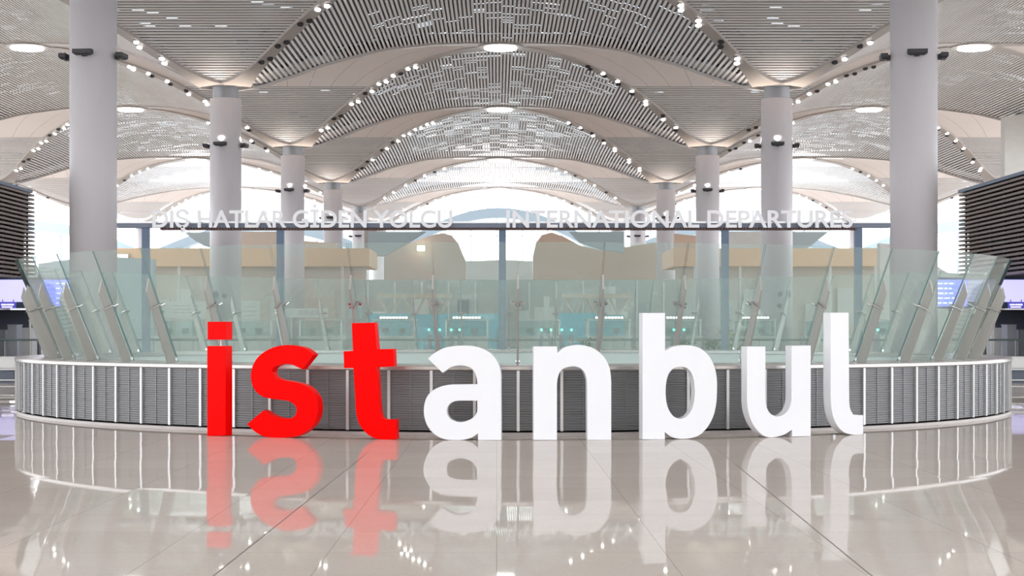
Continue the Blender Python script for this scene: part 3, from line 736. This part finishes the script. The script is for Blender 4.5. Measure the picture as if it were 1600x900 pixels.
for k, (a, b, c, d, lab) in enumerate([(572, 640, 490, 527, 'teal panel behind the red t'), (645, 700, 491, 527, 'teal panel left of centre behind the booths'), (704, 779, 490, 527, 'teal panel just left of the centre post'), (872, 932, 489, 530, 'large teal panel right of the centre post'), (938, 975, 492, 527, 'small teal panel behind the white n')]):
    Y = 124.0; mb = MB(); mb.box(PX(a, Y), PX(b, Y), Y, Y+.2, PZ(d, Y)-1.2 if PZ(d, Y) > 1.2 else 0, PZ(c, Y))
    mb.box(PX(a, Y), PX(a, Y)+.1, Y, Y+.2, 0, 1.2); mb.box(PX(b, Y)-.1, PX(b, Y), Y, Y+.2, 0, 1.2)
    tag(mb.build('display_panel', M['teal'], None, (PX((a+b)/2, Y), Y, 0)), lab, 'panel', 'teal display panels')
Y = 118.0; mb = MB(); mb.box(PX(850, Y), PX(858.5, Y), Y, Y+.35, 0, PZ(463, Y)); mb.box(PX(848, Y), PX(860.5, Y), Y-.1, Y+.45, 0, .12)
tag(mb.build('white_pylon', M['counter'], None, (PX(854, Y), Y, 0)), 'slim white pylon right of the centre post', 'pylon')

# ------------------------------------------------------------------ passport booths
def booth():
    t = bpy.data.objects.new('passport_booth', None); C.objects.link(t)
    mb = MB(); mb.box(-1.35, 1.35, 0, .9, 0, 1.05); mb.box(-1.45, 1.45, -.12, 1.0, 1.05, 1.12); mb.build('desk', M['counter'], t)
    mb = MB(); mb.box(-1.3, 1.3, .35, .39, 1.12, 2.05); mb.build('screen_glass', M['cabin'], t)
    for x in (-1.3, 1.3):
        mb = MB(); mb.box(x-.05, x+.05, .3, .42, 1.12, 2.1); mb.build('upright', M['post'], t)
    mb = MB(); mb.box(-1.4, 1.4, .2, 2.4, 2.1, 2.18); mb.box(-1.35, -1.25, 2.2, 2.35, 0, 2.1); mb.box(1.25, 1.35, 2.2, 2.35, 0, 2.1); mb.build('roof', M['palewall'], t)
    for x in (-.55, .5):
        mb = MB(); mb.box(x-.22, x+.22, .5, .54, 1.28, 1.60); mb.box(x-.03, x+.03, .5, .56, 1.12, 1.3); mb.build('monitor', M['slate'], t)
    return t
b0 = booth()
bx = [(275, 0), (390, 0), (500, 0), (615, 1), (729, 1), (842, 0), (952, 1), (1063, 1), (1180, 1), (1292, 0), (1395, 0)]
place = ['behind the red i, far left', 'between the red i and the s', 'behind the red s', 'behind the red t', 'behind the white a', 'right of the centre post', 'behind the white n', 'behind the white b', 'behind the white u', 'behind the white l', 'far right behind the glass ring']
for k, (px, lit) in enumerate(bx):
    t = b0 if k == 0 else copy_tree(b0)
    t.location = (PX(px, 110)*105.4/110, 105.4, 0); tag(t, 'white passport booth %s' % place[k] + (' with a lit header sign' if lit else ''), 'booth', 'passport booths')
lit_things = [o for o in bpy.data.objects if o.get('category') == 'booth']
for o in lit_things:
    if 'lit header' in o['label']:
        mb = MB(); mb.box(-.95, .95, .05, .20, 2.18, 2.36); hf = mb.build('header_frame', M['slate'], o)
        mb = MB()
        for i in range(-4, 5): mb.box(i*.2-.075, i*.2+.075, .035, .05, 2.21, 2.33)
        mb.build('header_light', M['lightbox'], hf)
# gate posts with green lamps
gm = None
for k, px in enumerate((670, 687, 705, 718, 846, 861, 878, 893, 1053, 1069, 1372, 1558, 1594)):
    Y = 102.0
    t = thing('gate_post', (PX(px, Y), Y, 0), 'grey gate post with green lamp, ' + ['leftmost behind the white a', 'second from left behind the white a', 'third from left behind the white a', 'rightmost behind the white a', 'leftmost behind the white n, beside the pylon', 'second behind the white n, right of the pylon', 'third from left behind the white n', 'rightmost behind the white n', 'left one behind the tall white b', 'right one behind the tall white b', 'right of the white l behind the glass', 'just outside the right rim of the glass ring', 'at the extreme right edge'][k], 'gate post', 'gate posts with green lamps')
    mb = MB(); mb.box(-.12, .12, 0, 1.0, 0, 1.2); mb.box(-.03, .03, .1, .16, 1.2, 1.45); mb.build('housing', M['kiosk'], t)
    mb = MB(); mb.box(-.06, .06, .05, .13, 1.45, 1.57); mb.build('lamp', M['led'], t)

# ------------------------------------------------------------------ railing across the hall
Y = 80.0; t = thing('queue_railing', (0, Y, 0), 'long dark-topped metal railing crossing the hall behind the glass ring', 'railing')
mb = MB(); mb.tube((-30.6, 0, 1.05), (30.6, 0, 1.05), .05, 10); mb.build('handrail', M['rail'], t)
mb = MB(); mb.tube((-30.6, 0, .12), (30.6, 0, .12), .03, 8); mb.build('bottom_rail', M['baluster'], t)
bm_ = None
for k in range(96):
    if bm_ is None: mb = MB(); mb.cyl((0, 0), .022, 0, 1.05, 8); o = mb.build('baluster', M['baluster'], t); bm_ = o.data
    else: o = bpy.data.objects.new('baluster', bm_); C.objects.link(o); o.parent = t
    o.location = (-30.5+61*k/95, 0, 0)

# ------------------------------------------------------------------ planters
def planter(px, Y, h, m, lab, wd=.7, seed=1):
    t = thing('potted_plant', (PX(px, Y), Y, 0), lab, 'plant'); mb = MB(); mb.cyl((0, 0), .26*wd/.7, 0, .5, 16, .34*wd/.7); mb.build('pot', M['counter'], t)
    rnd = random.Random(seed); mb = MB()
    for k in range(150):
        a = rnd.uniform(0, 6.283); r0 = rnd.uniform(0, wd); z = .5+rnd.random()*h; p = Vector((r0*math.cos(a), r0*math.sin(a)*.7, z))
        d = Vector((math.cos(a), math.sin(a), rnd.uniform(.1, 1))).normalized()*.24; s = d.cross(Vector((0, 0, 1))).normalized()*.06
        mb.add([p, p+d*.5+s, p+d, p+d*.5-s], [(0, 1, 2, 3)])
    for k in range(8):
        a = k*.78; mb.tube((0, 0, .45), (wd*.5*math.cos(a), wd*.4*math.sin(a), .5+h*.7), .015, 5)
    mb.build('foliage', m, t)
planter(1072, 78, .45, M['leaf'], 'low green plant behind the bowl of the white b', .45, 2)
planter(1112, 78, .5, M['leaf'], 'low green plant between the white b and u', .45, 3)
planter(1140, 77, .95, M['leafy'], 'taller yellow-green plant beside the gantry post right of the b', .75, 4)
planter(915, 96, .5, M['leaf'], 'small green plant behind the top of the white n', .7, 5)

# ------------------------------------------------------------------ display screens and side furniture
def display(px0, px1, Y, lab, side):
    x0, x1 = PX(px0, Y), PX(px1, Y); z0, z1 = PZ(479, Y), PZ(437, Y); og = ((x0+x1)/2, Y, 0)
    t = thing('information_display', og, lab, 'display')
    mb = MB(); mb.box(x0-.1, x1+.1, Y+.02, Y+.5, z0-.1, z1+.12)
    for x in (x0+.3, x1-.5): mb.box(x, x+.2, Y+.1, Y+.4, 0, z0)
    mb.build('frame', M['bluesteel'], t, og)
    mid = x0+(x1-x0)*(.55 if side < 0 else .42)
    a, b = ((x0, mid), (mid, x1)) if side < 0 else ((mid, x1), (x0, mid))
    mb = MB(); mb.box(a[0], a[1], Y-.01, Y+.02, z0+.25, z1); mb.build('pale_screen', M['screenpale'], t, og)
    mb = MB(); mb.box(b[0], b[1], Y-.01, Y+.02, z0, z1); ts = mb.build('text_screen', M['screen'], t, og)
    mb = MB(); rnd = random.Random(side)
    for i in range(5):
        z = z1-.2-i*.26; w_ = (b[1]-b[0])
        ws = b[0]+w_*(.25 if side < 0 else .30); x = ws
        for q in range(5):
            l = rnd.uniform(.15, .32); mb.box(x, x+l, Y-.018, Y-.0101, z-.045, z+.03); x += l+.08
            if x > b[1]-.7: break
        xi = b[1]-.35 if side < 0 else b[0]+.35
        mb.box(xi-.11, xi+.11, Y-.018, Y-.0101, z-.07, z+.07)
    mb.build('screen_text', M['glyph'], ts, og)
display(-30, 147, 90.0, 'lavender-lit information display under the left louvred block', -1)
display(1418, 1640, 90.0, 'lavender-lit information display under the right louvred block', 1)
def sidestuff(side):
    X = lambda px, Y: PX(px if side < 0 else 1552+48-px+0, Y)
    w_ = 'left' if side < 0 else 'right'
    def bx_(name, px0, px1, Y, py0, py1, d, m, lab, cat, z0=None):
        a, b = sorted((X(px0, Y), X(px1, Y))); mb = MB(); zb = PZ(py1, Y) if z0 is None else z0
        mb.box(a, b, Y, Y+d, zb, PZ(py0, Y)); mb.box(a+.05, b-.05, Y-.02, Y, zb+.05, PZ(py0, Y)-.05)
        mb.box(a-.03, b+.03, Y-.04, Y+d+.03, PZ(py0, Y)-.04, PZ(py0, Y)); o = mb.build(name, m, None, ((a+b)/2, Y, zb)); tag(o, lab, cat); return o
    bx_('recess_wall', -60, 60, 94.5, 484, 560, .5, M['slate'], 'dark recess wall under the %s louvred block' % w_, 'wall', 0)
    bx_('kiosk', 12, 26, 86, 507, 548, 1, M['kiosk'], 'small grey kiosk at the %s edge behind the railing' % w_, 'kiosk', 0)
    bx_('kiosk', 28, 50, 88, 512, 548, 1, M['counter'], 'pale kiosk beside the grey one at the %s edge' % w_, 'kiosk', 0)
    bx_('kiosk', -30, 8, 87, 515, 548, 1, M['kiosk'], 'low wide grey kiosk at the extreme %s edge' % w_, 'kiosk', 0)
    bx_('low_wall', -80, 26, 58, 557, 585, .4, M['palewall'], 'low pale wall at the %s edge beyond the parapet' % w_, 'low wall', 0)
    t = bx_('dark_bench', -120, 24, 49, 578, 599, 1.2, M['slate'], 'long dark bench with a light top at the %s edge' % w_, 'bench', 0)
    a, b = sorted((X(-120, 49), X(24, 49))); mb = MB(); mb.box(a, b, 48.93, 50.25, PZ(578, 49), PZ(576.5, 49)); mb.box(a, b, 48.95, 48.99, PZ(594.5, 49), PZ(593, 49)); mb.build('light_strip', M['post'], t, tuple(t.location))
    Y = 84.0; x = X(47, Y); mb = MB(); mb.cyl((x, Y), .06, 0, 2.0, 12); mb.cyl((x, Y), .16, 0, .04, 12); mb.cyl((x, Y), .09, 1.96, 2.04, 12)
    tag(mb.build('slim_pole', M['counter'], None, (x, Y, 0)), 'slim white pole near the %s end of the railing' % w_, 'pole')
    Y = 88.0; x0, x1 = sorted((X(0, Y), X(24, Y))); t = thing('hanging_sign', ((x0+x1)/2, Y, PZ(482, Y)), 'small indigo sign with white text under the %s display' % w_, 'sign'); og = tuple(t.location)
    mb = MB(); mb.box(x0, x1, Y, Y+.12, PZ(482, Y), PZ(472, Y)); mb.box(x0+.1, x0+.14, Y+.04, Y+.08, PZ(472, Y), PZ(468, Y)); mb.box(x1-.14, x1-.1, Y+.04, Y+.08, PZ(472, Y), PZ(468, Y)); sb = mb.build('sign_board', M['screendark'], t, og)
    mb = MB()
    for i, (u, v) in enumerate(((.08, .4), (.45, .9))): mb.box(x0+(x1-x0)*u, x0+(x1-x0)*v, Y-.01, Y-.001, PZ(477, Y), PZ(475, Y))
    mb.box(x0+(x1-x0)*.12, x0+(x1-x0)*.8, Y-.01, Y-.001, PZ(480.3, Y), PZ(479, Y)); mb.build('sign_text', M['glyph'], sb, og)
sidestuff(-1); sidestuff(1)
Y = 92.0; mb = MB(); mb.box(PX(157, Y), PX(167, Y), Y, Y+.12, PZ(466, Y), PZ(440, Y)); mb.box(PX(161, Y), PX(163, Y), Y+.02, Y+.1, 0, PZ(466, Y))
tag(mb.build('exit_marker', M['green'], None, (PX(162, Y), Y, 0)), 'upright emerald green sign right of the left display', 'sign')
# white notice boards behind the left part of the ring
for px0, px1, py0, py1, lab in ((250, 322, 471, 497, 'wide white notice board left of the red i'), (445, 512, 482, 496, 'small white notice board behind the red s'), (372, 406, 470, 505, 'square pale notice board between the i and the s')):
    Y = 118.0; og = (PX((px0+px1)/2, Y), Y, 0); t = thing('notice_board', og, lab, 'notice board')
    mb = MB(); mb.box(PX(px0, Y), PX(px1, Y), Y, Y+.1, PZ(py1, Y), PZ(py0, Y)); bd = mb.build('board', M['counter'], t, og)
    mb = MB()
    for q in (.15, .85): x = PX(px0+(px1-px0)*q, Y); mb.box(x-.05, x+.05, Y+.02, Y+.08, 0, PZ(py1, Y))
    mb.build('leg', M['post'], t, og)
    mb = MB()
    for i in range(3):
        for j in range(4): xa = PX(px0+(px1-px0)*(.3+.14*j), Y); mb.box(xa, xa+(PX(px1, Y)-PX(px0, Y))*.11, Y-.01, Y, PZ(py0+(py1-py0)*(.25+.2*i)+1, Y), PZ(py0+(py1-py0)*(.25+.2*i), Y))
    mb.build('printed_text', M['kiosk'], bd, og)
# round pictograms on the second-row columns
def pictogram(px, py, r, r_i, lab, kind='disc'):
    Yc = ROWY[1]; xc = COLX[r_i]; x = PX(px, Yc-1.0); dx = max(-.95, min(.95, x-xc)); y = Yc-math.sqrt(1.02**2-dx**2)-.03
    mb = MB(); n = 20; rr = r*Yc/F; z = PZ(py, Yc)
    if kind == 'disc':
        mb.add([(rr*math.cos(2*math.pi*i/n), 0, rr*math.sin(2*math.pi*i/n)) for i in range(n)]+[(rr*math.cos(2*math.pi*i/n), .03, rr*math.sin(2*math.pi*i/n)) for i in range(n)],
               [tuple(range(n)), tuple(range(n, 2*n))[::-1]]+[(i, (i+1)%n, n+(i+1)%n, n+i) for i in range(n)])
    else:
        for s in (-1, 1):
            mb.box(s*rr*.5-rr*.22, s*rr*.5+rr*.22, -.01, .02, -rr, rr*.45); mb.box(s*rr*.5-rr*.15, s*rr*.5+rr*.15, -.01, .02, rr*.55, rr*.95)
    o = mb.build('pictogram', M['icon']); o.location = (x, y-.02, z); o.rotation_euler.z = math.asin(dx/1.02)
    tag(o, lab, 'pictogram')
pictogram(336, 461, 5.5, -1, 'round grey pictogram, left one on the second left column')
pictogram(351, 463, 4, -1, 'smaller round grey pictogram, right one on the second left column')
pictogram(1219, 460, 4, 1, 'round grey pictogram, upper left on the second right column')
pictogram(1218, 478, 4, 1, 'round grey pictogram, lowest on the second right column')
pictogram(1233, 460, 5.5, 1, 'grey restroom pictogram of two figures on the second right column', 'wc')

# warm wall lamps
for px, py, Y, lab in ((658, 388, 185, 'glowing warm lamp on the rounded beige wall left of centre'), (192, 403, 149.7, 'small warm lamp on the left wood-clad mezzanine')):
    og = (PX(px, Y), Y, PZ(py, Y)); t = thing('wall_lamp', og, lab, 'lamp')
    mb = MB(); mb.box(-.5, .5, -.12, 0, -.35, .35); mb.build('lamp_body', M['post'], t)
    mb = MB(); mb.box(-.42, .42, -.16, -.121, -.28, .28); mb.build('lamp_lens', mat('warm_lens', (1, .9, .8), .5, emit=(1, .82, .62), es=2.2), t)
    ld = bpy.data.lights.new('wall_lamp_light', 'POINT'); ld.energy = 22; ld.color = (1, .8, .6); ld.shadow_soft_size = .3
    l = bpy.data.objects.new('wall_lamp_light', ld); C.objects.link(l); l.parent = t; l.location = (0, -.9, 0)
